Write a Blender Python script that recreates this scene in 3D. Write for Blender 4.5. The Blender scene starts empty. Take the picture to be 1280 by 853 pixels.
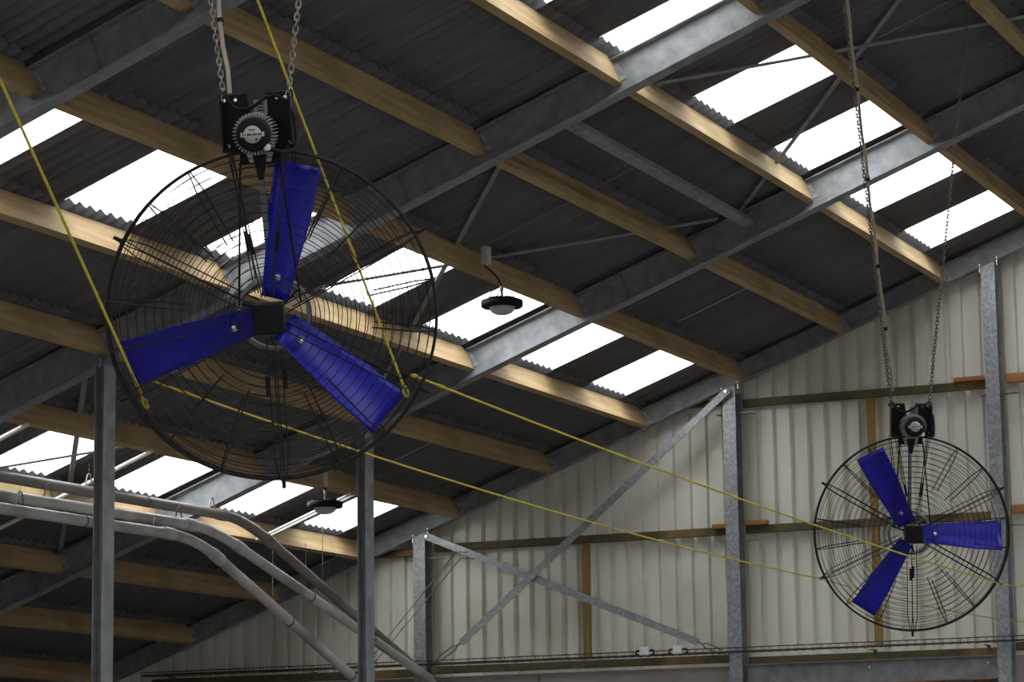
import bpy, math, random
from mathutils import Vector, Matrix
random.seed(7)
V = Vector
SC = bpy.context.scene
COL = SC.collection

# ------------------------------------------------------------------ camera
cam_d = bpy.data.cameras.new('camera')
cam = bpy.data.objects.new('camera', cam_d)
COL.objects.link(cam)
yaw, pitch, roll, FPX = 0.42442, 0.1711, -0.01417, 3526.3
fw = V((-math.sin(yaw)*math.cos(pitch), math.cos(yaw)*math.cos(pitch), math.sin(pitch)))
r0 = V((math.cos(yaw), math.sin(yaw), 0)); u0 = r0.cross(fw)
rt = math.cos(roll)*r0 + math.sin(roll)*u0
up = -math.sin(roll)*r0 + math.cos(roll)*u0
EYE = V((0, 0, 1.7))
mw = Matrix((rt, up, -fw)).transposed().to_4x4()
mw.translation = EYE
cam.matrix_world = mw
cam_d.sensor_width = 36.0
cam_d.lens = 36.0*FPX/1280.0
cam_d.clip_end = 500
SC.camera = cam

# ------------------------------------------------------------------ world (flat overcast sky)
W = bpy.data.worlds.new('sky'); SC.world = W
W.use_nodes = True
wn, wl = W.node_tree.nodes, W.node_tree.links
bg = wn['Background']
tc = wn.new('ShaderNodeTexCoord'); sx = wn.new('ShaderNodeSeparateXYZ'); cr = wn.new('ShaderNodeValToRGB')
wl.new(tc.outputs['Generated'], sx.inputs[0]); wl.new(sx.outputs['Z'], cr.inputs[0]); wl.new(cr.outputs[0], bg.inputs['Color'])
cr.color_ramp.elements[0].position = 0.0; cr.color_ramp.elements[0].color = (0.045, 0.046, 0.05, 1)
cr.color_ramp.elements[1].position = 0.45; cr.color_ramp.elements[1].color = (0.93, 0.96, 1.0, 1)
bg.inputs['Strength'].default_value = 8.4

# ------------------------------------------------------------------ exposure
SC.view_settings.view_transform = 'Standard'
SC.view_settings.look = 'None'
SC.view_settings.gamma = 1.0
SC.view_settings.use_curve_mapping = False
SC.view_settings.exposure = 0.0
SC.cycles.max_bounces = 8
SC.cycles.diffuse_bounces = 5
SC.cycles.transparent_max_bounces = 24

# ------------------------------------------------------------------ materials
def lin(c):
    return tuple((x/255/12.92 if x <= 10 else ((x/255+0.055)/1.055)**2.4) for x in c)

def mat(name, c1, c2=None, scale=(4, 4, 4), rough=0.6, metal=0.0, detail=4, bump=0.0, spec=0.4,
        noise='NOISE', lo=0.35, hi=0.65, c3=None, s3=1.0):
    m = bpy.data.materials.new(name); m.use_nodes = True
    n, l = m.node_tree.nodes, m.node_tree.links
    b = n['Principled BSDF']
    b.inputs['Roughness'].default_value = rough
    b.inputs['Metallic'].default_value = metal
    b.inputs['Specular IOR Level'].default_value = spec
    b.inputs['Base Color'].default_value = (*c1, 1)
    if c2 is None:
        return m
    t = n.new('ShaderNodeTexCoord'); mp = n.new('ShaderNodeMapping')
    mp.inputs['Scale'].default_value = scale
    l.new(t.outputs['Object'], mp.inputs[0])
    if noise == 'VORONOI':
        x = n.new('ShaderNodeTexVoronoi'); x.inputs['Scale'].default_value = 1.0
        out = x.outputs['Distance']
    else:
        x = n.new('ShaderNodeTexNoise'); x.inputs['Scale'].default_value = 1.0
        x.inputs['Detail'].default_value = detail
        out = x.outputs['Fac']
    l.new(mp.outputs[0], x.inputs['Vector'])
    r = n.new('ShaderNodeValToRGB')
    r.color_ramp.elements[0].position = lo; r.color_ramp.elements[0].color = (*c1, 1)
    r.color_ramp.elements[1].position = hi; r.color_ramp.elements[1].color = (*c2, 1)
    l.new(out, r.inputs[0])
    col = r.outputs[0]
    if c3 is not None:
        y = n.new('ShaderNodeTexNoise'); y.inputs['Scale'].default_value = s3; y.inputs['Detail'].default_value = 3
        l.new(t.outputs['Object'], y.inputs['Vector'])
        q = n.new('ShaderNodeValToRGB'); q.color_ramp.elements[0].position = .52; q.color_ramp.elements[1].position = .72
        l.new(y.outputs['Fac'], q.inputs[0])
        mx = n.new('ShaderNodeMixRGB'); mx.inputs[2].default_value = (*c3, 1)
        l.new(q.outputs[0], mx.inputs[0]); l.new(col, mx.inputs[1]); col = mx.outputs[0]
    l.new(col, b.inputs['Base Color'])
    if bump:
        bp = n.new('ShaderNodeBump'); bp.inputs['Strength'].default_value = bump; bp.inputs['Distance'].default_value = .01
        l.new(out, bp.inputs['Height']); l.new(bp.outputs[0], b.inputs['Normal'])
    return m

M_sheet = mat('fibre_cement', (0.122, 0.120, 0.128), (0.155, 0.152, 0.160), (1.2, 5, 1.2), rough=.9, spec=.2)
M_timber = mat('sawn_timber', (0.47, 0.325, 0.175), (0.34, 0.225, 0.105), (5, 1.1, 18), rough=.75, bump=.2, c3=(0.25, 0.19, 0.065), s3=1.3)
M_timber_g = mat('treated_timber', (0.11, 0.09, 0.038), (0.07, 0.065, 0.03), (1.5, 5, 14), rough=.8, c3=(0.30, 0.17, 0.06), s3=1.2)
M_timber_o = mat('fresh_timber', (0.44, 0.20, 0.07), (0.30, 0.13, 0.04), (1.5, 5, 14), rough=.75)
M_timber_v = mat('stud_timber', (0.33, 0.21, 0.06), (0.22, 0.14, 0.045), (14, 5, 1.5), rough=.75)
M_galv = mat('galvanised_steel', (0.25, 0.255, 0.265), (0.38, 0.385, 0.395), (26, 26, 26), rough=.5, metal=.35, detail=2, noise='VORONOI', lo=.2, hi=.8)
M_galv_d = mat('weathered_galvanised_steel', (0.19, 0.197, 0.207), (0.29, 0.298, 0.31), (7, 7, 7), rough=.6, metal=.1, detail=6)
M_clad = mat('wall_cladding_paint', (0.72, 0.695, 0.61), (0.80, 0.775, 0.69), (3, 3, .5), rough=.55, c3=(0.60, 0.56, 0.45), s3=.9)
M_panel = mat('concrete_panel', (0.33, 0.29, 0.28), (0.40, 0.36, 0.345), (2, 2, 2), rough=.9, detail=8)
M_floor = mat('concrete_floor', (0.21, 0.195, 0.18), (0.27, 0.255, 0.235), (.6, .6, .6), rough=.9, detail=6)
M_black = mat('black_paint', (0.007, 0.007, 0.009), (0.012, 0.012, 0.014), (6, 6, 6), rough=.55, spec=.15)
M_wire = mat('guard_wire', (0.010, 0.0095, 0.0095), (0.022, 0.019, 0.017), (30, 30, 30), rough=.7, spec=.25)
M_blue = mat('blue_plastic', (0.005, 0.004, 0.33), (0.008, 0.006, 0.40), (3, 3, 3), rough=.33, spec=.4)
M_pulley = mat('grey_pulley', (0.16, 0.165, 0.17), (0.22, 0.23, 0.23), (9, 9, 9), rough=.5, metal=.4)
M_motor = mat('motor_casing', (0.34, 0.30, 0.26), (0.46, 0.41, 0.36), (20, 20, 20), rough=.55, metal=.3)
M_label = mat('label_plate', (0.42, 0.42, 0.38), (0.50, 0.50, 0.46), (20, 20, 20), rough=.5)
M_white = mat('white_plastic', (0.72, 0.74, 0.76), (0.80, 0.81, 0.82), (10, 10, 10), rough=.45)
M_chain = mat('chain_steel', (0.36, 0.34, 0.30), (0.20, 0.17, 0.14), (25, 25, 25), rough=.45, metal=.6)
M_chain2 = mat('rusty_chain_steel', (0.20, 0.155, 0.12), (0.12, 0.09, 0.07), (25, 25, 25), rough=.6, metal=.4)
M_rope = mat('yellow_rope', (0.60, 0.47, 0.05), (0.44, 0.34, 0.04), (70, 70, 70), rough=.8)
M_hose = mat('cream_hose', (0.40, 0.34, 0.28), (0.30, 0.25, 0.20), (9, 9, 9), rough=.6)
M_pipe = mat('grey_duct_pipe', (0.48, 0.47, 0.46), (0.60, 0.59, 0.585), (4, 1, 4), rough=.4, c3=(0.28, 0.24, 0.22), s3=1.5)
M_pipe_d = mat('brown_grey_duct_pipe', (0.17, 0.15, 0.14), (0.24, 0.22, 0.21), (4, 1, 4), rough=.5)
M_band = mat('pipe_band', (0.10, 0.095, 0.09), (0.16, 0.15, 0.14), (9, 9, 9), rough=.6)
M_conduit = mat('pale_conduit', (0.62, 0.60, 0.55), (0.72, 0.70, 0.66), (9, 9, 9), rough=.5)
M_rust = mat('brown_cable', (0.10, 0.06, 0.045), (0.055, 0.038, 0.032), (9, 9, 9), rough=.8)
M_dome = mat('frosted_lens', (0.42, 0.42, 0.47), (0.47, 0.47, 0.52), (4, 4, 4), rough=.3)
M_bolt = mat('bright_bolt', (0.6, 0.6, 0.62), (0.7, 0.7, 0.7), (4, 4, 4), rough=.25, metal=.9)

M_skyl = bpy.data.materials.new('translucent_rooflight'); M_skyl.use_nodes = True
n, l = M_skyl.node_tree.nodes, M_skyl.node_tree.links
n.remove(n['Principled BSDF'])
tr = n.new('ShaderNodeBsdfTransparent'); tr.inputs[0].default_value = (.94, .95, .94, 1)
tl = n.new('ShaderNodeBsdfTranslucent'); tl.inputs[0].default_value = (.92, .93, .92, 1)
mx = n.new('ShaderNodeMixShader'); mx.inputs[0].default_value = .25
tcn = n.new('ShaderNodeTexCoord'); nz = n.new('ShaderNodeTexNoise'); nz.inputs['Scale'].default_value = 3
mr = n.new('ShaderNodeMapRange'); mr.inputs[3].default_value = .38; mr.inputs[4].default_value = .52
l.new(tcn.outputs['Object'], nz.inputs['Vector']); l.new(nz.outputs['Fac'], mr.inputs[0]); l.new(mr.outputs[0], mx.inputs[0])
l.new(tr.outputs[0], mx.inputs[1]); l.new(tl.outputs[0], mx.inputs[2])
l.new(mx.outputs[0], n['Material Output'].inputs['Surface'])

# ------------------------------------------------------------------ mesh helpers
class MB:
    def __init__(s): s.v = []; s.f = []; s.sm = []
    def add(s, vs, fs, smooth=False):
        b = len(s.v); s.v += [V(p) for p in vs]
        for f in fs: s.f.append([b+i for i in f]); s.sm.append(smooth)
        return s
    def box8(s, p):      # p: 8 points, bottom ring 0-3, top ring 4-7
        return s.add(p, [(3,2,1,0),(4,5,6,7),(0,1,5,4),(1,2,6,5),(2,3,7,6),(3,0,4,7)])
    def box(s, x0, x1, y0, y1, z0, z1):
        return s.box8([(x0,y0,z0),(x1,y0,z0),(x1,y1,z0),(x0,y1,z0),(x0,y0,z1),(x1,y0,z1),(x1,y1,z1),(x0,y1,z1)])
    def bbox(s, x0, x1, y0, y1, z0, z1, b=.004):   # box with chamfered long vertical silhouettes
        hx, hy, hz = (x1-x0)/2, (y1-y0)/2, (z1-z0)/2; c = V(((x0+x1)/2, (y0+y1)/2, (z0+z1)/2))
        b = min(b, hx*.6, hy*.6, hz*.6); pts = []; idx = {}
        for ax_ in range(3):
            for sx_ in (-1, 1):
                for sy_ in (-1, 1):
                    for sz_ in (-1, 1):
                        h = [hx-b, hy-b, hz-b]; h[ax_] += b
                        idx[(ax_, sx_, sy_, sz_)] = len(pts)
                        pts.append(c+V((sx_*h[0], sy_*h[1], sz_*h[2])))
        F = []
        I = lambda a, k: idx[(a, *k)]
        for a in range(3):
            for sg in (-1, 1):
                o = [i for i in range(3) if i != a]; q = []
                for u, w in ((-1,-1),(1,-1),(1,1),(-1,1)):
                    k = [0,0,0]; k[a] = sg; k[o[0]] = u; k[o[1]] = w; q.append(I(a, k))
                F.append(q)
        for e in range(3):
            a, c2 = [i for i in range(3) if i != e]
            for s1 in (-1, 1):
                for s2 in (-1, 1):
                    k1 = [0,0,0]; k1[a] = s1; k1[c2] = s2; k2 = list(k1); k1[e] = -1; k2[e] = 1
                    F.append([I(a,k1), I(a,k2), I(c2,k2), I(c2,k1)])
        for k in [(i,j,m) for i in (-1,1) for j in (-1,1) for m in (-1,1)]:
            F.append([I(0,k), I(1,k), I(2,k)])
        return s.add(pts, F)
    def bar(s, a, b, w, h, upv=(0,0,1)):     # rectangular bar a->b: w sideways, h along up
        a, b = V(a), V(b); d = (b-a).normalized(); sd = d.cross(V(upv)).normalized(); u = sd.cross(d)
        q = []
        for p in (a, b):
            for i, j in ((-1,-1),(1,-1),(1,1),(-1,1)): q.append(p+sd*(w/2*i)+u*(h/2*j))
        return s.add(q, [(3,2,1,0),(4,5,6,7),(0,1,5,4),(1,2,6,5),(2,3,7,6),(3,0,4,7)])
    def tube(s, pts, r, n=8, closed=False, caps=True):
        pts = [V(p) for p in pts]; N = len(pts); rings = []
        rr = r if isinstance(r, (list, tuple)) else [r]*N
        prev = None
        for i, p in enumerate(pts):
            if closed: d = pts[(i+1) % N]-pts[i-1]
            else: d = pts[min(i+1, N-1)]-pts[max(i-1, 0)]
            d.normalize()
            if prev is None:
                a = V((0,0,1)) if abs(d.z) < .9 else V((1,0,0)); a = d.cross(a).normalized()
            else: a = (prev-d*prev.dot(d)).normalized()
            prev = a; b = d.cross(a)
            rings.append([p+a*(rr[i]*math.cos(2*math.pi*k/n))+b*(rr[i]*math.sin(2*math.pi*k/n)) for k in range(n)])
        vs = [q for rg in rings for q in rg]; F = []
        for i in range(N if closed else N-1):
            j = (i+1) % N
            for k in range(n):
                m = (k+1) % n; F.append((i*n+k, i*n+m, j*n+m, j*n+k))
        s.add(vs, F, True)
        if caps and not closed:
            s.add(rings[0], [tuple(range(n))[::-1]]); s.add(rings[-1], [tuple(range(n))])
        return s
    def lathe(s, prof, c, axis='z', n=24, M=None):
        vs = []; F = []; P = len(prof); c = V(c)
        for k in range(n):
            t = 2*math.pi*k/n
            for r, h in prof:
                q = V((r*math.cos(t), r*math.sin(t), h)) if axis == 'z' else V((r*math.cos(t), h, r*math.sin(t)))
                vs.append(c+q)
        for k in range(n):
            m = (k+1) % n
            for i in range(P-1): F.append((k*P+i, m*P+i, m*P+i+1, k*P+i+1))
        return s.add(vs, F, True)
    def prism(s, poly, f0, f1):      # poly list of 2D, f0/f1 map 2D->3D for the two faces
        n = len(poly); vs = [f0(*p) for p in poly]+[f1(*p) for p in poly]
        F = [tuple(range(n))[::-1], tuple(range(n, 2*n))]+[(i, (i+1) % n, n+(i+1) % n, n+i) for i in range(n)]
        return s.add(vs, F)
    def build(s, name, m, parent=None, local=False, origin=None):
        me = bpy.data.meshes.new(name)
        if local: o0 = V((0,0,0))
        elif origin is not None: o0 = V(origin)
        else:
            lo = V([min(p[i] for p in s.v) for i in range(3)]); hi = V([max(p[i] for p in s.v) for i in range(3)])
            o0 = (lo+hi)/2
        me.from_pydata([p-o0 for p in s.v], [], s.f)
        me.polygons.foreach_set('use_smooth', s.sm)
        me.materials.append(m); me.update()
        import bmesh
        bm = bmesh.new(); bm.from_mesh(me); bmesh.ops.recalc_face_normals(bm, faces=bm.faces); bm.to_mesh(me); bm.free()
        o = bpy.data.objects.new(name, me); COL.objects.link(o)
        o.location = o0
        if parent is not None:
            o.parent = parent
            if not local: o.location = o0-parent.location
        return o

def tag(o, label, cat, group=None):
    o['label'] = label; o['category'] = cat
    if group: o['group'] = group
    return o
def struct(o):
    o['kind'] = 'structure'; return o
def empty(name, loc):
    o = bpy.data.objects.new(name, None); COL.objects.link(o); o.location = loc; o.empty_display_size = .2; return o

# ------------------------------------------------------------------ building frame of reference
S = 1.23
X0, Z0, SL = -7.1714, 8.1752, 0.37288
TH = math.atan(SL); T = V((math.cos(TH), 0, math.sin(TH))); N = V((-math.sin(TH), 0, math.cos(TH)))
D = 30.632
YR = [30.632, 25.825, 20.861, 16.114, 11.32, 6.52]      # rafters from the gable towards the camera
def P(row, y, h=0.0, ds=0.0):    # row counts purlins downhill; h is height above purlin soffit, ds metres uphill
    return V((X0-row*S, y, Z0-SL*row*S))+N*h+T*ds
RS = S/math.cos(TH)               # slope distance between purlins
PD = 0.235                        # purlin depth
RIDGE, EAVE = -5.0, 11.0
Y_NEAR = -6.0

# ------------------------------------------------------------------ floor, ground and walls
struct(MB().box(-60, 50, -40, 80, -.12, 0).build('floor', M_floor))

# gable wall: box profile cladding
def cladding(x0, x1, z0, ztop):
    m = MB(); pitch = .2087; y_in, y_out = 30.90, 30.958
    prof = [(0, y_in), (.129, y_in), (.142, y_out), (.194, y_out)]
    xs = []; k = 0
    x = x0
    while x < x1:
        for dx, yy in prof: xs.append((x+dx, yy))
        x += pitch
    xs.append((x, y_in))
    n_ = len(xs); vs = []
    for off in (0, .003):
        for xx, yy in xs: vs.append((xx, yy+off, z0))
        for xx, yy in xs: vs.append((xx, yy+off, ztop(xx)))
    F = []
    for i in range(n_-1):
        F.append((i, i+1, n_+i+1, n_+i)); F.append((2*n_+i, 3*n_+i, 3*n_+i+1, 2*n_+i+1))
        F.append((n_+i, n_+i+1, 3*n_+i+1, 3*n_+i)); F.append((i, 2*n_+i, 2*n_+i+1, i+1))
    return m.add(vs, F)
def ztop(x):
    xr = X0-RIDGE*S
    if x > xr: x = 2*xr-x
    return Z0+(x-X0)*SL+.245
struct(cladding(-20.8, 19, 3.50, ztop).build('wall_gable', M_clad))
# solid base of the gable under the cladding
base = MB()
base.bbox(-20.8, -19.6, 30.76, 30.95, 0, 3.2)
base.bbox(-19.6, -14.9, 30.76, 30.95, 0, 3.505)
for a, b in ((-14.87, -13.62), (-13.60, -11.16)):
    base.bbox(a, b, 30.76, 30.95, 0, 3.505, .006)
base.bbox(-11.17, -10.84, 30.76, 30.95, 0, 3.505)
base.bbox(-7.99, 19, 30.76, 30.95, 0, 3.505)
struct(base.build('wall_base', M_panel))
door = MB()
for k in range(16):
    door.bbox(-10.85+k*.18, -10.85+k*.18+.174, 30.80, 30.84, .02, 3.49, .006)
door.box(-10.9, -7.95, 30.84, 30.86, .02, 3.49)
struct(door.build('door_1', M_galv_d))
struct(MB().bbox(-20.78, -20.60, Y_NEAR, 30.98, 0, 3.38).build('wall_left', M_panel))
struct(MB().bbox(18.82, 18.97, Y_NEAR, 30.98, 0, 3.24).build('wall_right', M_panel))
m = MB(); zr_ = Z0-SL*RIDGE*S; xr_ = X0-RIDGE*S      # front gable behind the viewer, with its doorway
for x0, x1, z0 in ((-20.8, -7, 0), (-7, 4, 4.6), (4, 19, 0)):
    top = [(x1, ztop(x1)-.03)]+([(xr_, zr_+.2)] if x0 < xr_ < x1 else [])+[(x0, ztop(x0)-.03)]
    m.prism([(x0, z0), (x1, z0)]+top, lambda a, z: V((a, Y_NEAR-.1, z)), lambda a, z: V((a, Y_NEAR+.05, z)))
struct(m.build('wall_front', M_panel))

# ------------------------------------------------------------------ roof sheets
CW = 1.06; NC = 7; CP = CW/NC
def wave(t):                       # rounded corrugation, 0..1
    return .5-.5*math.cos(2*math.pi*t)
def sheet(m, row_hi, row_lo, y1, y0, lap=True, thick=.007, amp=.046, per=10, dsh=.10):
    """corrugated sheet between purlin row_hi (uphill) and row_lo, from y1 (far) to y0 (near)"""
    ncor = int(round((y1-y0)/CP)); nn = ncor*per
    ys = [y1-(y1-y0)*i/nn for i in range(nn+1)]
    if lap:                        # side lap: half a corrugation further over the neighbour
        ys += [y0-CP*.5*i/4 for i in range(1, 5)]
    vs = []; n_ = len(ys)
    for (row, ds, dh) in ((row_lo, -.14, .016), (row_hi, dsh, 0.0)):
        for t_ in (0, thick):
            for i, y in enumerate(ys):
                hh = PD+.004+dh+amp*wave((y1-y)/CP)+t_
                if lap and i > nn-per//2: hh += .008
                vs.append(P(row, y, hh, ds))
    F = []
    for i in range(n_-1):
        F.append((i, i+1, 2*n_+i+1, 2*n_+i)); F.append((n_+i, 3*n_+i, 3*n_+i+1, n_+i+1))
        F.append((i, n_+i, n_+i+1, i+1)); F.append((2*n_+i, 2*n_+i+1, 3*n_+i+1, 3*n_+i))
    F.append((0, 2*n_, 3*n_, n_)); F.append((n_-1, 2*n_-1, 4*n_-1, 3*n_-1))
    m.add(vs, F, True)
Y_TOP = 29.92+CW
roof = MB(); wi = 0; LIGHTROWS = (0, 3, 6)
skl = []
for row in range(int(RIDGE), int(EAVE)):
    k = -1
    while True:
        ya = 29.92-CW*k; yb = ya-CW
        if ya < Y_NEAR+.5: break
        light = (row in LIGHTROWS or row == -3) and k >= 0 and k % 2 == 0
        if light: skl.append((row, ya, yb))
        else: sheet(roof, row, row+1, ya, yb, lap=not ((row in LIGHTROWS or row == -3) and (k+1) % 2 == 0))
        k += 1
y_end = yb+CW
# the slope beyond the ridge, out of sight, keeps the daylight right
xr = X0-RIDGE*S; zr = Z0-SL*RIDGE*S
for i in range(8):
    a0, a1 = i*2.5, i*2.5+2.5
    if i in (1, 4): 
        continue
    roof.box8([(xr+a0, y_end, zr-a0*SL+.25), (xr+a1, y_end, zr-a1*SL+.25), (xr+a1, Y_TOP, zr-a1*SL+.25), (xr+a0, Y_TOP, zr-a0*SL+.25),
               (xr+a0, y_end, zr-a0*SL+.26), (xr+a1, y_end, zr-a1*SL+.26), (xr+a1, Y_TOP, zr-a1*SL+.26), (xr+a0, Y_TOP, zr-a0*SL+.26)])
for i in (1, 4):
    a0, a1 = i*2.5, i*2.5+2.5; y = Y_TOP
    while y > y_end+1:
        yy = y-1.06
        roof.box8([(xr+a0, yy, zr-a0*SL+.25), (xr+a1, yy, zr-a1*SL+.25), (xr+a1, y, zr-a1*SL+.25), (xr+a0, y, zr-a0*SL+.25),
               (xr+a0, yy, zr-a0*SL+.26), (xr+a1, yy, zr-a1*SL+.26), (xr+a1, y, zr-a1*SL+.26), (xr+a0, y, zr-a0*SL+.26)])
        y -= 2.12
struct(roof.build('ceiling', M_sheet))
for i, (row, ya, yb) in enumerate(skl):
    m = MB(); sheet(m, row, row+1, ya, yb, thick=.003, lap=False, dsh=-.03)
    struct(m.build('window_%d' % (i+1), M_skyl))
# thin pale strips whose colour stands in for cracks of light between sheets
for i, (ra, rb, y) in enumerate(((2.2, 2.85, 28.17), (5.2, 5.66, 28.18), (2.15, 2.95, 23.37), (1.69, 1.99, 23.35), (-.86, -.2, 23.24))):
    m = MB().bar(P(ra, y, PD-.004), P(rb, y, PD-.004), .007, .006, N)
    struct(m.build('light_crack_%d' % (i+1), M_hose if i > 1 else M_conduit))

# ------------------------------------------------------------------ visibility helper for repeats outside the frame
def seen(p, mg=40):
    d = V(p)-EYE; w = d.dot(fw)
    if w <= .1: return False
    x = 640+FPX*d.dot(rt)/w; y = 426.5-FPX*d.dot(up)/w
    return -mg < x < 1280+mg and -mg < y < 853+mg

# ------------------------------------------------------------------ rafters
RL = ['galvanised steel rafter lying against the corrugated gable wall',
      'steel rafter one bay in front of the gable wall, carrying the rear square column',
      'steel rafter two bays in front of the gable wall, crossing behind the near fan',
      'steel rafter nearest the viewer, crossing only the top left corner']
def rafter(i, y, label):
    root = empty('steel_rafter', P(3, y, 0))
    hb, ht, fwid = (-.09, .212, .16) if i else (.0, .212, .10)
    ra, rb = RIDGE, EAVE+.1
    def rb_(m, h0, h1, y0, y1, r0_=ra, r1_=rb):
        m.box8([P(r1_, y0, h0), P(r0_, y0, h0), P(r0_, y1, h0), P(r1_, y1, h0), P(r1_, y0, h1), P(r0_, y0, h1), P(r0_, y1, h1), P(r1_, y1, h1)])
    m = MB(); rb_(m, hb, ht, y-.005, y+.005); m.build('web', M_galv_d, root)
    m = MB(); rb_(m, hb-.002, hb+.012, y-fwid/2, y+fwid/2); m.build('bottom_flange', M_galv_d, root)
    m = MB(); rb_(m, ht-.012, ht, y-fwid/2, y+fwid/2); m.build('top_flange', M_galv_d, root)
    if i:
        for r_ in ((2.61,) if i == 3 else (2.61, 8.3)):
            m = MB(); m.box8([P(r_, y-.075, hb+.012, -.006), P(r_, y-.075, hb+.012, .006), P(r_, y+.075, hb+.012, .006), P(r_, y+.075, hb+.012, -.006),
                              P(r_, y-.075, ht-.012, -.006), P(r_, y-.075, ht-.012, .006), P(r_, y+.075, ht-.012, .006), P(r_, y+.075, ht-.012, -.006)])
            m.build('stiffener_plate', M_galv_d, root)
    tag(root, label, 'rafter', 'steel rafters under the roof')
    return root
for i in range(4): rafter(i, YR[i], RL[i])

# ------------------------------------------------------------------ purlins
ROWTXT = {-1: 'highest visible timber purlin, one above the top rooflights', 0: 'timber purlin on the uphill edge of the top rooflights',
          1: 'timber purlin on the downhill edge of the top rooflights', 2: 'timber purlin midway between top and middle rooflights',
          3: 'timber purlin on the uphill edge of the middle rooflights', 4: 'timber purlin on the downhill edge of the middle rooflights',
          5: 'timber purlin midway between middle and lowest rooflights', 6: 'timber purlin on the uphill edge of the lowest rooflights',
          7: 'timber purlin on the downhill edge of the lowest rooflights', 8: 'timber purlin one below the lowest rooflights',
          9: 'timber purlin two below the lowest rooflights', 10: 'timber purlin three below the lowest rooflights'}
BAYTXT = ['in the gable bay', 'second bay from the gable', 'third bay from the gable', 'fourth bay from the gable', 'fifth bay from the gable']
def purlin(row, b):
    y1, y0 = YR[b]-.007, YR[b+1]+.007
    root = empty('timber_purlin', P(row, (y0+y1)/2, 0))
    nt = .095; ph = .198
    poly = [(y0, 0), (y1, 0), (y1, ph), (y1-nt, ph), (y1-nt, PD), (y0+nt, PD), (y0+nt, ph), (y0, ph)]
    m = MB(); m.prism(poly, lambda a, h: P(row, a, h), lambda a, h: P(row, a, h, -.072))
    m.build('timber', M_timber, root)
    for ye, sg in ((y1, -1), (y0, 1)):     # steel angle cleats that hold the ends
        m = MB()
        a, c = sorted((ye, ye+sg*.008)); 
        m.box8([P(row, a, .02, 0), P(row, a, .02, .055), P(row, c, .02, .055), P(row, c, .02, 0),
                P(row, a, .185, 0), P(row, a, .185, .03), P(row, c, .185, .03), P(row, c, .185, 0)])
        a, c = sorted((ye, ye+sg*.03))
        m.box8([P(row, a, .02, .0), P(row, a, .02, .006), P(row, c, .02, .006), P(row, c, .02, .0),
                P(row, a, .185, .0), P(row, a, .185, .006), P(row, c, .185, .006), P(row, c, .185, .0)])
        m.build('steel_cleat', M_galv, root)
    tag(root, ROWTXT[row]+', '+BAYTXT[b], 'purlin', 'timber purlins under the roof sheets')
for b in range(5):
    for row in range(-1, 11):
        vis = any(seen(P(row, YR[b+1]+(YR[b]-YR[b+1])*t, .1)) for t in [k/16 for k in range(17)])
        if vis or (b in (3, 4) and row == 0) or (row == -1 and b in (2, 3)): purlin(row, b)

# strut and flat bracing between rafters
m = MB(); a, b_ = V((-8.90, 20.90, 7.435)), V((-9.05, 25.80, 7.52))
m.bar(a, b_, .10, .008, N); m.bar(a+N*.03-T*.046, b_+N*.03-T*.046, .008, .06, N); m.bar(a+N*.03+T*.046, b_+N*.03+T*.046, .008, .06, N)
for e, s in ((a, 1), (b_, -1)):
    m.tube([e+V((0, s*.07, -.012)), e+V((0, s*.07, .02))], .014, 6)
tag(m.build('channel_strut', M_galv_d), 'grey steel channel strut between the two middle rafters, parallel to the purlins', 'strut')
for lab, pa, pb in (
    ('flat steel brace dropping from mid rafter past the left side of hanging lamp', P(2.08, 21.6, .212), P(4.75, 25.62, .212)),
    ('flat steel brace rising behind the near fan and hanging lamp towards the channel strut', P(4.45, 21.4, .200), P(1.70, 25.60, .200)),
    ('flat steel brace climbing across the top rooflights from the rear rafter', P(1.53, 25.71, .212), P(-1.7, 20.95, .212)),
    ('flat steel brace crossing the top rooflight beside the mid rafter', P(.98, 21.70, .200), P(-2.05, 25.60, .200)),
    ('flat steel brace behind the front square column, crossing the lowest rooflights', P(5.50, 21.55, .212), P(7.95, 25.73, .212)),
    ('thin flat steel brace crossing the leftmost lowest rooflight', P(7.30, 21.9, .200), P(6.05, 24.1, .200))):
    m = MB().bar(pa, pb, .055, .008, N)
    d = (pb-pa).normalized()
    for q in (pa+d*.04, pb-d*.04): m.tube([q-N*.02, q+N*.012], .014, 6)
    tag(m.build('flat_brace', M_galv_d), lab, 'brace', 'flat steel roof braces')

# ------------------------------------------------------------------ columns inside the shed (front and rear)
def column(x, y, ztop_, label):
    root = empty('steel_column', (x, y, 0)); dx, wy, t = .050, .19, .008
    m = MB(); m.bbox(x+dx-t, x+dx, y-wy/2, y+wy/2, 0, ztop_, .002); m.bbox(x-dx, x-dx+t, y-wy/2, y+wy/2, 0, ztop_, .002)
    m.build('flange', M_galv_d, root)
    m = MB(); m.box(x-dx+t, x+dx-t, y-.004, y+.004, 0, ztop_); m.build('web', M_galv_d, root)
    m = MB(); m.box(x-dx-.03, x+dx+.03, y-wy/2-.02, y+wy/2+.02, ztop_, ztop_+.01); m.build('cap_plate', M_galv_d, root)
    m = MB(); m.box(x-.15, x+.15, y-.15, y+.15, 0.0, .015); m.build('base_plate', M_galv_d, root)
    m = MB()
    for s in (-1, 1): m.tube([(x+.02, y+s*.115, ztop_-.03), (x+.02, y+s*.115, ztop_+.05)], .008, 6)
    m.build('bolts', M_galv, root)
    tag(root, label, 'column', 'steel columns standing inside the shed')
column(-13.36, 20.861, 5.76, 'grey steel column at far left, in front of the bent pipes, nearer of two')
column(-13.36, 25.825, 5.76, 'grey steel column right of the bent pipes, below the tip of the blue blade')

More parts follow.
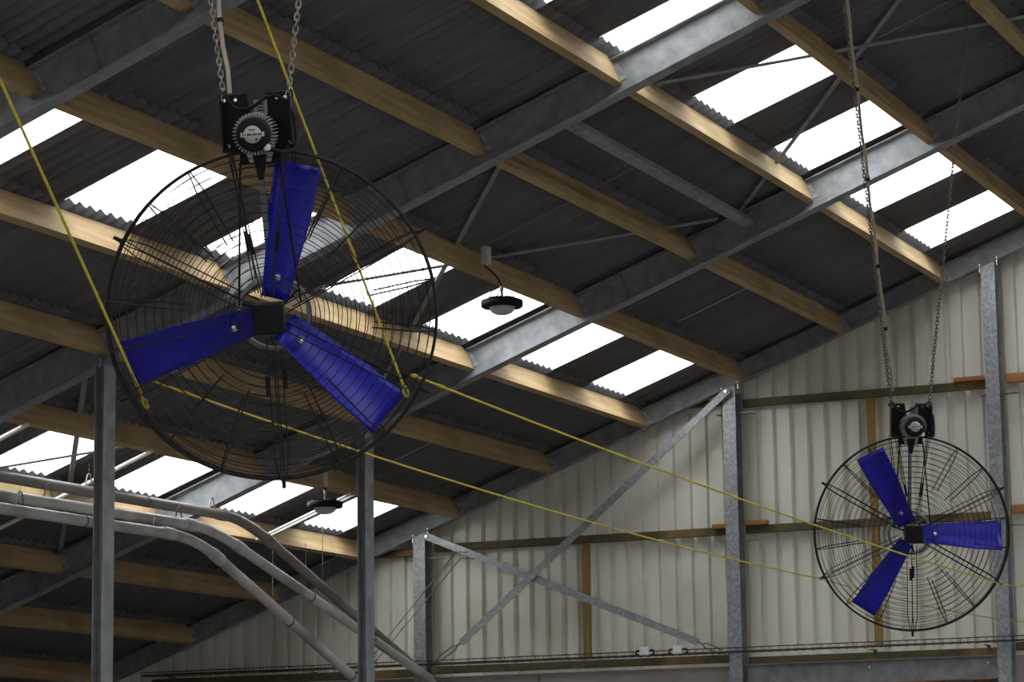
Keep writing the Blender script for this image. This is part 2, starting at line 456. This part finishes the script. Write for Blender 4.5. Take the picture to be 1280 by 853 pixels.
# gable posts
def gpost(x, label):
    zt = Z0+(x-X0)*SL-.012
    root = empty('gable_post', (x, 30.65, 0)); w = .157
    m = MB()
    m.prism([(x-w/2, 0), (x+w/2, 0), (x+w/2, zt+w/2*SL), (x-w/2, zt-w/2*SL)], lambda a, z: V((a, 30.56, z)), lambda a, z: V((a, 30.568, z)))
    m.build('front_flange', M_galv, root)
    m = MB(); m.box(x-.005, x+.005, 30.568, 30.745, 0, zt-.02); m.build('web', M_galv_d, root)
    m = MB(); m.box(x-w/2, x+w/2, 30.745, 30.753, 0, zt-.05); m.build('rear_flange', M_galv_d, root)
    m = MB()
    for s in (-1, 1): m.tube([(x+s*.1, 30.6, zt-.05+s*.1*SL), (x+s*.1, 30.6, zt+.05+s*.1*SL)], .011, 6)
    m.build('top_bolts', M_bolt, root)
    for z in (5.02, 6.50):
        if z < zt-.1:
            for a, c in ((x+w/2, x+w/2+.17), (x-w/2-.12, x-w/2)):
                MB().box(a, c, 30.66, 30.78, z-.085, z-.077).build('girt_bracket', M_galv, root)
    tag(root, label, 'post', 'galvanised posts against the gable wall')
gpost(-15.085, 'short galvanised gable post left, where the cross bracing starts')
gpost(-11.06, 'tall galvanised gable post in the centre of the corrugated wall')
gpost(-7.935, 'tallest galvanised gable post, right of the far fan')

# girts
def girt(x0, x1, z, mt, label, h=.09, yy=30.77, dy=.075):
    m = MB().bbox(x0, x1, yy, yy+dy, z-h/2, z+h/2, .004)
    tag(m.build('wall_girt', mt), label, 'girt', 'timber girts across the gable wall')
girt(-10.97, -8.03, 6.55, M_timber_g, 'greenish timber wall girt above the far fan, between central and right posts')
girt(-11.9, -11.15, 6.58, M_timber_g, 'short greenish girt end just left of the central post top', .07)
girt(-7.84, -6.2, 6.60, M_timber_o, 'orange timber girt at right edge beyond the tallest post, upper', .10)
girt(-8.42, -8.02, 6.615, M_timber_o, 'short orange timber offcut just left of the tallest post, above far fan', .05, 30.69)
girt(-10.97, -8.03, 5.07, M_timber_g, 'greenish timber wall girt passing behind the far fan hub')
girt(-14.98, -11.15, 5.07, M_timber_g, 'timber wall girt crossed by both diagonal braces, left of the central post')
girt(-18.0, -15.2, 5.03, M_timber_g, 'timber girt stub left of the short gable post, under the rafter', .08)
girt(-7.84, -6.2, 5.12, M_timber_o, 'orange timber girt at right edge beyond the tallest post, lower', .10)
girt(-10.96, -10.68, 5.14, M_timber_o, 'short orange offcut just right of the central post', .05, 30.69)
girt(-11.36, -11.16, 5.12, M_timber_o, 'short orange offcut just left of the central post', .05, 30.69)
girt(-14.98, -11.15, 3.585, M_timber_g, 'brown timber base rail under the cable tray, between short and central posts', .09, 30.66)
girt(-18.9, -15.2, 3.56, M_timber_g, 'dark timber base rail left of the short gable post', .10, 30.66)
girt(-10.96, -8.03, 3.555, M_timber_g, 'green timber base rail above the steel door beam', .085, 30.72)
girt(-7.84, -6.2, 3.60, M_timber_g, 'dark timber base rail right of the tallest post', .09, 30.70)
for x, z0, z1, lab in ((-9.43, 3.68, 6.505, 'upright timber stud behind the left half of the far fan'),
                       (-13.0, 3.68, 5.025, 'short upright timber stud right of the brace crossing')):
    m = MB().bbox(x-.046, x+.046, 30.79, 30.84, z0, z1 if z1 < 6 else 6.505, .004)
    tag(m.build('wall_stud', M_timber_v), lab, 'stud')

# steel beam over the door
root = empty('door_beam', (-9.4, 30.7, 3.35))
m = MB(); m.box(-10.96, -8.03, 30.66, 30.668, 3.255, 3.50); m.build('web', M_galv_d, root)
m = MB(); m.box(-10.96, -8.03, 30.60, 30.72, 3.50, 3.508); m.build('top_flange', M_galv, root)
m = MB(); m.box(-10.96, -8.03, 30.60, 30.72, 3.245, 3.255); m.build('bottom_flange', M_timber_o, root)
m = MB()
for x in (-9.5, -8.14): m.tube([(x, 30.64, 3.43), (x, 30.665, 3.43)], .014, 6)
m.build('bolts', M_bolt, root)
tag(root, 'galvanised steel beam over the door at bottom right, below the far fan', 'beam')

# cross bracing on the gable with turnbuckles
def brace(a, b, c, label):
    a, b, c = V(a), V(b), V(c); root = empty('gable_brace', a)
    m = MB().bar(a, b, .012, .085, (b-a).cross(V((0, 1, 0)))); m.bar(a+V((0, .035, 0)), b+V((0, .035, 0)), .07, .008, (b-a).cross(V((0, 1, 0))))
    m.build('angle_bar', M_galv, root)
    m = MB(); e = a+(b-a).normalized()*.03; m.tube([e+V((0, -.03, 0)), e+V((0, .05, 0))], .018, 8); m.build('bolt_head', M_bolt, root)
    d = (c-b); sd = d.normalized().cross(V((0, 1, 0)))
    m = MB(); m.tube([b, b+d*.15], .014, 6)
    for s in (-1, 1): m.tube([b+d*.15, b+d*.25+sd*.028*s, b+d*.75+sd*.028*s, b+d*.85], .010, 6)
    m.tube([b+d*.85, c], .012, 6)
    m.build('turnbuckle', M_chain, root)
    tag(root, label, 'brace', 'diagonal braces on the gable wall')
brace((-14.99, 30.53, 5.20), (-11.50, 30.53, 3.78), (-11.15, 30.53, 3.62), 'diagonal brace falling from the short post top towards the central post foot')
brace((-11.04, 30.49, 6.675), (-14.50, 30.49, 3.89), (-14.88, 30.49, 3.65), 'diagonal brace falling from the central post top towards the lower left')
for a, b, lab in (((-15.36, 30.23, 3.96), (-14.43, 30.23, 4.95), 'upper thin wire slanting across the short gable post'),
                  ((-15.31, 30.23, 3.90), (-14.37, 30.23, 4.87), 'lower thin wire slanting across the short gable post')):
    a, b = V(a), V(b); a2 = a-(b-a)*.25
    tag(MB().tube([a2, b, b+V((.02, .5, .03))], .006, 5).build('thin_wire', M_band), lab, 'wire')

# cable tray along the gable
root = empty('cable_tray', (-13, 30.5, 3.64))
m = MB()
for dy, dz in ((0, .055), (-.08, .055), (-.08, 0), (0, 0)): m.tube([(-18.9, 30.50+dy, 3.63+dz), (-6.2, 30.50+dy, 3.645+dz)], .0035, 5)
m.build('tray_wires', M_rust, root)
m = MB(); x = -18.9
while x < -6.2:
    m.tube([(x, 30.50, 3.70), (x, 30.50, 3.63), (x, 30.42, 3.63), (x, 30.42, 3.70)], .003, 4); x += .10
g = m.build('cross_wires', M_rust, root); g['kind'] = 'stuff'
m = MB()
for k in range(4):
    pts = [(-18.9+.355*i, 30.45+random.uniform(-.02, .02), 3.645+random.uniform(0, .008)) for i in range(36)]
    m.tube(pts, .009, 6)
m.build('cable_bundle', M_rust, root)
m = MB()
for x in (-18.5, -16.5, -13.95, -12.95, -11.3, -9.4, -8.1, -6.9):
    m.box(x-.02, x+.02, 30.42, 30.56, 3.605, 3.615); m.box(x-.02, x+.02, 30.55, 30.655, 3.55, 3.56); m.box(x-.02, x+.02, 30.55, 30.56, 3.53, 3.612)
m.build('tray_bracket', M_band, root)
tag(root, 'brown wire cable tray running along the foot of the corrugated gable', 'cable tray')
for x, lab in ((-12.13, 'white junction box on the cable tray, left of the pair'), (-11.72, 'white junction box on the cable tray, right of the pair')):
    root = empty('junction_box', (x, 30.45, 3.69))
    MB().bbox(x-.055, x+.055, 30.41, 30.48, 3.645, 3.745, .008).build('box_body', M_white, root)
    MB().bbox(x-.047, x+.047, 30.400, 30.412, 3.653, 3.737, .004).build('box_lid', M_white, root)
    m = MB()
    for s in (-1, 1): m.tube([(x+s*.055, 30.45, 3.70), (x+s*.10, 30.45, 3.705), (x+s*.115, 30.45, 3.67), (x+s*.08, 30.45, 3.65)], .012, 6)
    m.build('cable_gland', M_black, root)
    tag(root, lab, 'junction box', 'white boxes on the cable tray')

# ------------------------------------------------------------------ conduits and drop wires
for y, r1, off, lab in ((21.43, 7.3, 0, 'pale conduit under the roof at far left edge'), (23.57, 7.6, 0, 'pale conduit passing behind the front column and bent pipes'),
                 (27.76, 6.98, 0, 'pale conduit beside the rear lamp, left of the twin pair'), (27.86, 6.98, .0, 'pale conduit beside the rear lamp, right of the twin pair')):
    m = MB().tube([P(6.0, y, -.022), P(r1, y, -.022)], .016 if y > 27 else .024, 8)
    tag(m.build('conduit', M_conduit), lab, 'conduit', 'pale conduits below the lowest rooflights')
for x, y, z1, z0, lab in ((-15.6, 27.87, 4.98, 4.25, 'leftmost of three thin wires hanging beyond the bent pipes'), (-15.6, 28.65, 4.98, 4.44, 'middle one of three thin wires hanging beyond the bent pipes'),
                      (-15.6, 29.06, 5.34, 4.45, 'rightmost thin wire hanging under the rear lamp')):
    tag(MB().tube([(x, y, z1), (x, y, z0)], .004, 5).build('hanging_wire', M_chain), lab, 'wire', 'thin wires hanging under the roof')

# ------------------------------------------------------------------ bent pipes
def pipe(x, y_b, z_b, y_c, z_c, y_e, z_e, zs, label, mt, R_=.054):
    y_s = 17.5; root = empty('bent_pipe', (x, y_b, z_b))
    a = V((x, y_s, zs)); b = V((x, y_b, z_b)); c = V((x, y_c, z_c)); e = V((x, y_e, z_e))
    d2 = (e-c).normalized(); e2 = c+d2*((30.28-c.y)/d2.y); e3 = V((x, 30.34, .02))
    # smooth bend from b (level) to c (falling) by a quadratic curve
    ctrl_y = c.y-(c.z-b.z)/d2.z*d2.y
    q = V((x, ctrl_y, b.z)); n_ = 12
    pts = [a]+[(b*(1-t)**2+q*(2*t*(1-t))+c*t*t) for t in [k/n_ for k in range(n_+1)]]+[c+d2*.1, e2-d2*.06, e2+V((0, .04, -.05)), V((x, 30.34, e2.z-.12)), e3]
    MB().tube(pts, R_, 20).build('tube', mt, root)
    for p, d in ((b, V((0, 1, 0))), (c, d2)):
        MB().tube([p-d*.13, p-d*.12, p+d*.05, p+d*.06], [R_+.002, R_+.009, R_+.009, R_+.002], 20).build('coupling_sleeve', mt, root)
    jo = [b+V((0, -1.55, (zs-z_b)*1.55/(y_b-y_s))), c+d2*1.6, c+d2*3.1]
    for p in jo:
        d = d2 if p.y > y_b else V((0, 1, 0))
        MB().tube([p-d*.012, p+d*.012], R_+.004, 20).build('joint_band', M_band, root)
    for p in (b+V((0, -.25, R_)), b+V((0, -2.6, R_))):
        m = MB()
        for s in (-1, 1): m.tube([p+V((0, s*.07, -.03)), p+V((0, s*.02, .10))], .008, 5)
        m.tube([p+V((0, -.02, .10)), p+V((0, .02, .10))], .008, 5)
        m.tube([p+V((0, 0, .10)), V((x, p.y, Z0+(x-X0)*SL))], .002, 4)
        m.build('hanger_clip', M_chain, root)
    tag(root, label, 'pipe', 'bent pipes at lower left')
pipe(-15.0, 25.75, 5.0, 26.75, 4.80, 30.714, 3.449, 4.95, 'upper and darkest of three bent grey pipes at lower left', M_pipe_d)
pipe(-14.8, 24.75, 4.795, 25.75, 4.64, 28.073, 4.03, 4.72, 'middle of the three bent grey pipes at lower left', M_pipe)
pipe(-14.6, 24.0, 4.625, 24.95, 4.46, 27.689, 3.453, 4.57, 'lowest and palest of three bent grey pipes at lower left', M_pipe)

# ------------------------------------------------------------------ lamps
def lamp(c, att, label):
    c, att = V(c), V(att); root = empty('hanging_lamp', c)
    m = MB(); m.lathe([(.0, .055), (.10, .055), (.12, .035), (.185, .035), (.197, .028), (.197, -.022), (.185, -.034), (.135, -.034), (.125, -.02), (0, -.02)], c, n=32)
    m.build('housing', M_black, root)
    m = MB()
    for k in range(24):
        t = k*math.pi/12; m.bar(c+V((.06*math.cos(t), .06*math.sin(t), .05)), c+V((.13*math.cos(t), .13*math.sin(t), .045)), .006, .03)
    m.build('cooling_fins', M_black, root)
    m = MB(); m.lathe([(.122, -.022), (.120, -.05), (.10, -.078), (.06, -.098), (0, -.106)], c, n=32); m.build('dome_lens', M_dome, root)
    m = MB(); m.tube([c+V((0, 0, .05)), c+V((0, 0, .16))], .014, 8); m.tube([c+V((0, 0, .13)), c+V((0, 0, .17))], .02, 8); m.build('stem', M_chain, root)
    m = MB(); r_ = []
    for k in range(13):
        t = k/12; p = (c+V((0, 0, .16))).lerp(att+V((0, 0, -.1)), t); p.x += .03*math.sin(t*math.pi); r_.append(p)
    m.tube(r_, .008, 6); m.tube([c+V((0, 0, .17)), c+V((-.09, -.04, .12)), c+V((-.12, -.05, .04))], .006, 6); m.tube([c+V((0, 0, .17)), c+V((-.05, -.02, .05))], .005, 6)
    m.build('cable', M_black, root)
    m = MB().bbox(att.x-.01, att.x+.06, att.y-.05, att.y+.04, att.z-.10, att.z+.07, .01); m.build('mounting_box', M_label if 'far' not in label else M_band, root)
    tag(root, label, 'lamp', 'round hanging lamps')
lamp((-10.73, 23.53, 6.52), (-10.83, 23.36, 6.97), 'round black hanging lamp with frosted dome in front of a middle rooflight')
lamp((-14.60, 27.26, 5.23), (-14.60, 27.19, 5.52), 'round black hanging lamp left of the rear steel column, in front of the lowest rooflights')

# ------------------------------------------------------------------ fans
R = .80
def ring(m, r, y, w, n=72, k=5):
    m.tube([(r*math.cos(2*math.pi*i/n), y, r*math.sin(2*math.pi*i/n)) for i in range(n)], w, k, closed=True)
def gy(r):       # depth of the guard wires at radius r
    f = r/R
    return .15 if f < .86 else .15-(f-.86)/.14*.115
def polar(r, a, y): return V((r*math.cos(a), y, r*math.sin(a)))
def make_fan():
    root = empty('fan', (0, 0, 0))
    m = MB(); ring(m, R, -.035, .0075, 96, 8); ring(m, R, .035, .0075, 96, 8)
    for k in range(24):
        a = math.radians(k*15+4); m.tube([polar(R, a, -.035), polar(R, a, .035)], .004, 5)
    m.build('guard_rim', M_wire, root, True)
    radii = [R*(.20+.76*i/14) for i in range(15)]
    for s, nm in ((-1, 'front_guard'), (1, 'rear_guard')):
        m = MB()
        for r in radii: ring(m, r, s*gy(r), .0024 if s < 0 else .0020)
        m.build(nm, M_wire, root, True)
    for a_ in (26, 150, 206, 270, 330):
        a = math.radians(a_); m = MB()
        for s in (-1, 1):
            for w in (-1, 1):
                off = polar(.020*w, a+math.pi/2, 0)
                m.tube([polar(.09, a, s*.155)+off, polar(R*.87, a, s*.155)+off, polar(R*.97, a, s*.06)+off*.8, polar(R*1.015, a, s*.012)+off*.5], .0036, 5)
        m.tube([polar(R*1.0, a, 0), polar(R*1.065, a, 0)], [.012, .009], 8)
        m.build('guard_spoke', M_wire, root, True)
    for a_ in (-9, 9, 42, 61, 116, 134, 171, 189, 227, 248, 291, 310):
        a = math.radians(a_); m = MB(); ri = R*(.5 if a_ not in (-9, 9) else .62)
        for s in (-1, 1):
            m.tube([polar(ri, a, s*.153), polar(R*.87, a, s*.153), polar(R, a, s*.035)], .0042, 5)
        m.build('short_spoke', M_wire, root, True)
    # twin stays with sleeves, top and bottom
    for sx_ in (-1, 1):
        m = MB(); sl = []
        for s in (-1, 1):
            for w in (-.008, .008):
                a = V((sx_*(.145+.01*s)+w, s*.14, .80)); b = V((sx_*(.05+.03*s)+w, s*.15, .10))
                m.tube([V((sx_*.155, s*.03, .84)), a, b], .0034, 5)
            c0 = V((sx_*(.145+.01*s), s*.14, .80)); c1 = V((sx_*(.05+.03*s), s*.15, .10))
            sl.append(MB().tube([c0.lerp(c1, .56), c0.lerp(c1, .70)], .011, 8))
        g = m.build('guard_stay', M_wire, root, True)
        for q in sl: q.build('stay_sleeve', M_black, g, True)
    for s, xx in ((-1, -.03), (1, .03)): MB().tube([(xx, s*.157, -.28), (xx, s*.157, -.38)], .010, 8).build('stay_sleeve', M_black, root, True)
    for sx_ in (-1, 1):
        MB().tube([(sx_*.095, -.05, .75), (sx_*.15, -.05, .06)], .006, 6).build('support_rod', M_black, root, True)
    # hub, pulley, drive tube
    m = MB(); m.bbox(-.072, .072, -.20, -.06, -.075, .07, .008); m.build('hub_box', M_black, root, True)
    m = MB(); m.lathe([(0, -.06), (.055, -.06), (.055, .12), (0, .12)], (0, 0, 0), 'y', 20); m.build('hub', M_black, root, True)
    m = MB(); m.lathe([(.163, .10), (.186, .10), (.186, .135), (.163, .135), (.163, .10)], (0, 0, 0), 'y', 48)
    pu = m.build('pulley', M_pulley, root, True)
    for k in range(3):
        a = math.radians(40+120*k); MB().bar(polar(.05, a, .115), polar(.168, a, .115), .012, .016, (0, 1, 0)).build('pulley_arm', M_black, pu, True)
    m = MB(); m.tube([(-.005, -.005, .80), (.0, .115, .17)], .016, 12); m.build('drive_tube', M_pulley, root, True)
    m = MB(); m.prism([(-.035, .78), (.035, .78), (.012, .66), (-.014, .66)], lambda a, z: V((a, -.04, z)), lambda a, z: V((a, -.01, z))); m.build('belt_cover', M_black, root, True)
    # bracket
    poly = [(-.17, .80), (-.10, .79), (-.10, .735), (.10, .735), (.10, .79), (.17, .80), (.17, 1.04), (.15, 1.075), (.045, 1.075), (.035, .99), (-.03, .97), (-.045, 1.075), (-.17, 1.075)]
    m = MB(); m.prism(poly, lambda a, z: V((a, .0, z)), lambda a, z: V((a, .010, z)))
    for s in (-1, 1): m.box(min(s*.17, s*.162), max(s*.17, s*.162), -.10, .0, .80, 1.05)
    br = m.build('bracket', M_black, root, True)
    m = MB()
    for x, z in ((-.15, .83), (.15, .83), (-.15, 1.05), (-.10, 1.05), (.10, 1.05), (.14, 1.05)): m.tube([(x, -.012, z), (x, .0, z)], .009, 6)
    m.build('bolt', M_bolt, br, True)
    m = MB(); m.prism([(-.075, .82), (.075, .82), (.05, .745), (-.05, .745)], lambda a, z: V((a, -.03, z)), lambda a, z: V((a, -.0, z))); m.build('motor_mount', M_motor, root, True)
    # motor
    mc = V((.0, 0, .885)); m = MB(); m.lathe([(0, -.02), (.078, -.02), (.078, -.27), (0, -.27)], mc, 'y', 32); mo = m.build('motor', M_motor, root, True)
    m = MB()
    for k in range(36):
        a = 2*math.pi*k/36; m.bar(mc+polar(.075, a, -.03), mc+polar(.075, a, -.265), .005, .052, polar(1, a, 0))
    m.build('cooling_fins', M_motor, mo, True)
    m = MB(); m.lathe([(.0, -.332), (.066, -.332), (.080, -.322), (.084, -.27), (.084, -.26), (0, -.26)], mc, 'y', 32); m.build('end_cap', M_black, mo, True)
    m = MB(); m.lathe([(0, -.338), (.042, -.338), (.042, -.33), (0, -.33)], mc, 'y', 28); m.box(mc.x-.056, mc.x+.056, -.340, -.332, mc.z-.011, mc.z+.011)
    lb = m.build('name_plate', M_label, mo, True)
    m = MB()
    for k, w in enumerate((.004, .003, .009, .006, .005, .008, .004, .007, .006)):
        x = mc.x-.046+k*.0105; m.box(x, x+w, -.342, -.3395, mc.z-.005, mc.z+.005)
    m.box(mc.x+.012, mc.x+.024, -.3405, -.3375, mc.z-.028, mc.z-.020); m.box(mc.x-.016, mc.x+.014, -.3405, -.3375, mc.z+.020, mc.z+.024)
    m.build('plate_lettering', M_black, lb, True)
    m = MB(); m.box(mc.x-.01, mc.x+.055, -.06, -.05, .975, 1.045); rp = m.build('rating_plate', M_pulley, mo, True)
    m = MB()
    for z in (1.02, 1.005, .99): m.box(mc.x+.008, mc.x+.04, -.063, -.059, z, z+.006)
    m.build('rating_marks', M_black, rp, True)
    MB().bbox(.045, .078, -.31, -.28, .805, .835, .006).build('cable_gland', M_white, mo, True)
    m = MB(); m.tube([(-.15, -.02, 1.09), (-.135, -.05, 1.05), (-.10, -.06, 1.01), (-.05, -.06, 1.0), (.0, -.06, 1.02), (.05, -.06, 1.055), (.10, -.06, 1.06), (.15, -.06, 1.03), (.18, -.06, .96), (.185, -.07, .86), (.175, -.10, .80), (.13, -.22, .79), (.065, -.295, .815)], .0095, 8)
    m.build('cable', M_black, root, True)
    return root

def blade_mesh(a_):
    m = MB(); NR, NCd = 14, 9; top = []; bot = []
    for i in range(NR+1):
        f = i/NR; r = R*(.10+.83*f); ch = .20+.075*min(1, f*1.6); tw = math.radians(46-14*f)
        for j in range(NCd+1):
            c = (j/NCd-.5)*ch; cam_ = .03*(1-(2*j/NCd-1)**2)
            zc = c*math.cos(tw)-cam_*math.sin(tw); yc = c*math.sin(tw)*.8+cam_*math.cos(tw)
            top.append(V((r, yc-.004, zc))); bot.append(V((r, yc+.004, zc)))
    n1 = NCd+1; L = len(top); F = []
    for i in range(NR):
        for j in range(NCd):
            k = i*n1+j; F.append((k, k+1, k+n1+1, k+n1)); F.append((L+k, L+k+n1, L+k+n1+1, L+k+1))
    for i in range(NR):
        for j in (0, NCd):
            k = i*n1+j; F.append((k, k+n1, L+k+n1, L+k))
    for j in range(NCd):
        for i in (0, NR):
            k = i*n1+j; F.append((k, L+k, L+k+1, k+1))
    m.add(top+bot, F, True); return m

fan = make_fan()
SPIN = [80-4, 199-4, 320-4]
blades = []
for k in range(3):
    b = blade_mesh(0).build('blade', M_blue, fan, True) if k == 0 else None
    if k == 0:
        m = MB(); m.lathe([(0, -.055), (.013, -.052), (.02, -.035), (.02, -.0)], (R*.235, 0, 0), 'y', 16); bb = m.build('blade_bolt', M_bolt, b, True)
        blades.append(b)
    else:
        c = blades[0].copy(); COL.objects.link(c); c.parent = fan
        d = blades[0].children[0].copy(); COL.objects.link(d); d.parent = c; blades.append(c)
for b, a in zip(blades, SPIN): b.rotation_euler = (0, -math.radians(a), 0)

def orient(o, loc, tilt, rolld, yawoff=0):
    loc = V(loc); d = (loc-EYE); yw = math.atan2(-d.x, d.y)+math.radians(yawoff)
    el = math.atan2(d.z, math.hypot(d.x, d.y))
    o.location = loc
    o.rotation_mode = 'XYZ'
    Mx = Matrix.Rotation(yw, 3, 'Z') @ Matrix.Rotation(el+math.radians(tilt), 3, 'X') @ Matrix.Rotation(math.radians(-rolld), 3, 'Y')
    o.rotation_euler = Mx.to_euler('XYZ')
    return Mx
def copy_tree(o, parent=None):
    c = o.copy(); COL.objects.link(c); c.parent = parent
    for ch in list(o.children): copy_tree(ch, c)
    return c
fan2 = copy_tree(fan)
tag(fan, 'near large wire-caged fan with three blue blades, in front of the roof', 'fan', 'wire-caged blue fans')
tag(fan2, 'far wire-caged fan with three blue blades, in front of the gable wall', 'fan', 'wire-caged blue fans')
F1 = orient(fan, (-6.61, 11.80, 4.173), 5.0, 2.8, -5)
F2 = orient(fan2, (-6.583, 22.526, 4.055), 3.0, -.5, 7)
for b, a in zip([c for c in fan2.children if c.name.startswith('blade')], (117, 358, 237)): b.rotation_euler = (0, -math.radians(a), 0)
def w1(x, y, z): return fan.location+F1 @ V((x, y, z))
def w2(x, y, z): return fan2.location+F2 @ V((x, y, z))

# ------------------------------------------------------------------ chains
def chain(a, b, L, wr, mt, label):
    a, b = V(a), V(b); d = (b-a); tot = d.length; d.normalize()
    s1 = d.cross(V((0, 1, .3))).normalized(); s2 = d.cross(s1); step = L*.76; n_ = int(tot/step); root = empty('chain', a)
    m = MB(); rw = L*.27
    for k in range(n_+1):
        c = a+d*(k*step); ang = .6+(math.pi/2 if k % 2 else 0)+.12*math.sin(k*1.7); sd = s1*math.cos(ang)+s2*math.sin(ang)
        pts = []
        for q in range(12):
            t = 2*math.pi*q/12; hx = rw*math.cos(t); hy = rw*math.sin(t)+(L/2-rw)*(1 if math.sin(t) > .01 else -1 if math.sin(t) < -.01 else 0)
            pts.append(c+sd*hx+d*hy)
        m.tube(pts, wr, 5, closed=True)
    m.build('links', mt, root)
    m = MB(); c = a; pts = [c+s1*(.022*math.cos(t))+d*(.028*math.sin(t)) for t in [2*math.pi*q/12 for q in range(12)]]; m.tube(pts, .005, 6, closed=True)
    m.build('shackle', M_black, root)
    m = MB(); e = b; m.tube([e-d*.02, e+V((0, 0, .10))], .007, 6); m.build('roof_hook', M_galv_d, root)
    tag(root, label, 'chain', 'chains holding up the fans')
TL1, TR1 = w1(-.155, -.0, 1.06), w1(.155, -.0, 1.06)
TL2, TR2 = w2(-.155, -.0, 1.06), w2(.155, -.0, 1.06)
chain(TL1, (-7.20, 11.60, 8.17), .042, .0042, M_chain, 'bright link chain holding the left side of the near fan')
chain(TR1, (-5.98, 11.61, 8.62), .042, .0042, M_chain, 'bright link chain holding the right side of the near fan')
chain(TL2, (-5.98, 18.95, 8.62), .042, .0042, M_chain2, 'rusty link chain holding the left side of the far fan')
chain(TR2, (-5.98, 22.82, 8.62), .042, .0042, M_chain2, 'rusty link chain holding the right side of the far fan')
for a, b, off, lab in ((TL1, V((-7.20, 11.60, 8.17)), F1 @ V((.030, .0, .02)), 'cream supply hose strapped beside the left chain of the near fan'),
                  (TL2, V((-5.98, 18.95, 8.62)), F2 @ V((.014, .02, .12)), 'cream supply hose strapped beside the left chain of the far fan')):
    root = empty('supply_hose', a+off); a = a+off; b = b+off
    pts = [a.lerp(b, k/24)+V((.006*math.sin(k*1.9), 0, 0)) for k in range(25)]
    MB().tube(pts, .0115, 8).build('hose', M_hose, root)
    for k in (3, 6, 10, 14, 19):
        p = a.lerp(b, k/24); q = a.lerp(b, k/24+.006); MB().tube([p, q], .018, 8).build('cable_tie', M_black, root)
    tag(root, lab, 'hose', 'supply hoses beside fan chains')

# ------------------------------------------------------------------ yellow ropes
def rope(a, b, r, sag, label, knots=(), tail=True, name='yellow_rope'):
    a, b = V(a), V(b); root = empty(name, a); n_ = 40
    pts = [a.lerp(b, k/n_)-V((0, 0, sag*4*(k/n_)*(1-k/n_))) for k in range(n_+1)]
    MB().tube(pts, r, 7).build('rope_strand', M_rope, root)
    for t in knots:
        k = int(t*n_); p = pts[k]; d = (pts[min(k+1, n_)]-pts[max(k-1, 0)]).normalized(); sd = d.cross(V((0, .3, 1))).normalized(); u2 = d.cross(sd)
        q = [p+d*(.03*(i/24-.5)*2)+sd*(r*1.1*math.cos(i*1.3))+u2*(r*1.1*math.sin(i*1.3)) for i in range(25)]
        m = MB().tube(q, r*.7, 6); m.build('knot', M_rope, root)
    if tail:
        d = (pts[2]-pts[0]).normalized(); sd = d.cross(V((0, 1, 0))).normalized()
        loop = [a+d*(.028*math.sin(t)*1.0)+sd*(.012*math.cos(t))-d*.02 for t in [2*math.pi*i/14 for i in range(14)]]
        MB().tube(loop, r*.9, 6, closed=True).build('end_loop', M_rope, root)
    tag(root, label, 'rope', 'yellow ropes steadying the fans')
ga = lambda deg, r, y=0: (r*math.cos(math.radians(deg)), y, r*math.sin(math.radians(deg)))
L1, R1 = w1(*ga(206, R*1.05)), w1(*ga(330, R*1.05))
L2, R2 = w2(*ga(206, R*1.05)), w2(*ga(330, R*1.05))
L1f, R1f = V((-7.21, 11.605, 3.776)), V((-6.055, 12.119, 3.816))
rope(L1f, (-7.20, 7.38, 8.165), .0074, .0, 'yellow rope rising to the upper left from the near fan', ())
rope(R1f, (-7.20, 10.78, 8.165), .0066, .0, 'yellow rope rising over the right blade side of the near fan', (.17,))
rope(V((-7.16, 11.66, 3.86)), L2, .0060, .075, 'lower yellow rope slanting from the near fan to the far fan', (.03,))
rope(V((-6.00, 12.14, 3.87)), R2, .0058, .05, 'upper yellow rope slanting from the near fan to the far fan', (.03,))
rope(R2, (-7.55, 30.54, 4.28), .0048, .03, 'yellow rope running right from the far fan to the gable, upper', ())
rope(L2, (-7.57, 30.54, 3.83), .0048, .05, 'yellow rope running right from the far fan to the gable, lower', ())
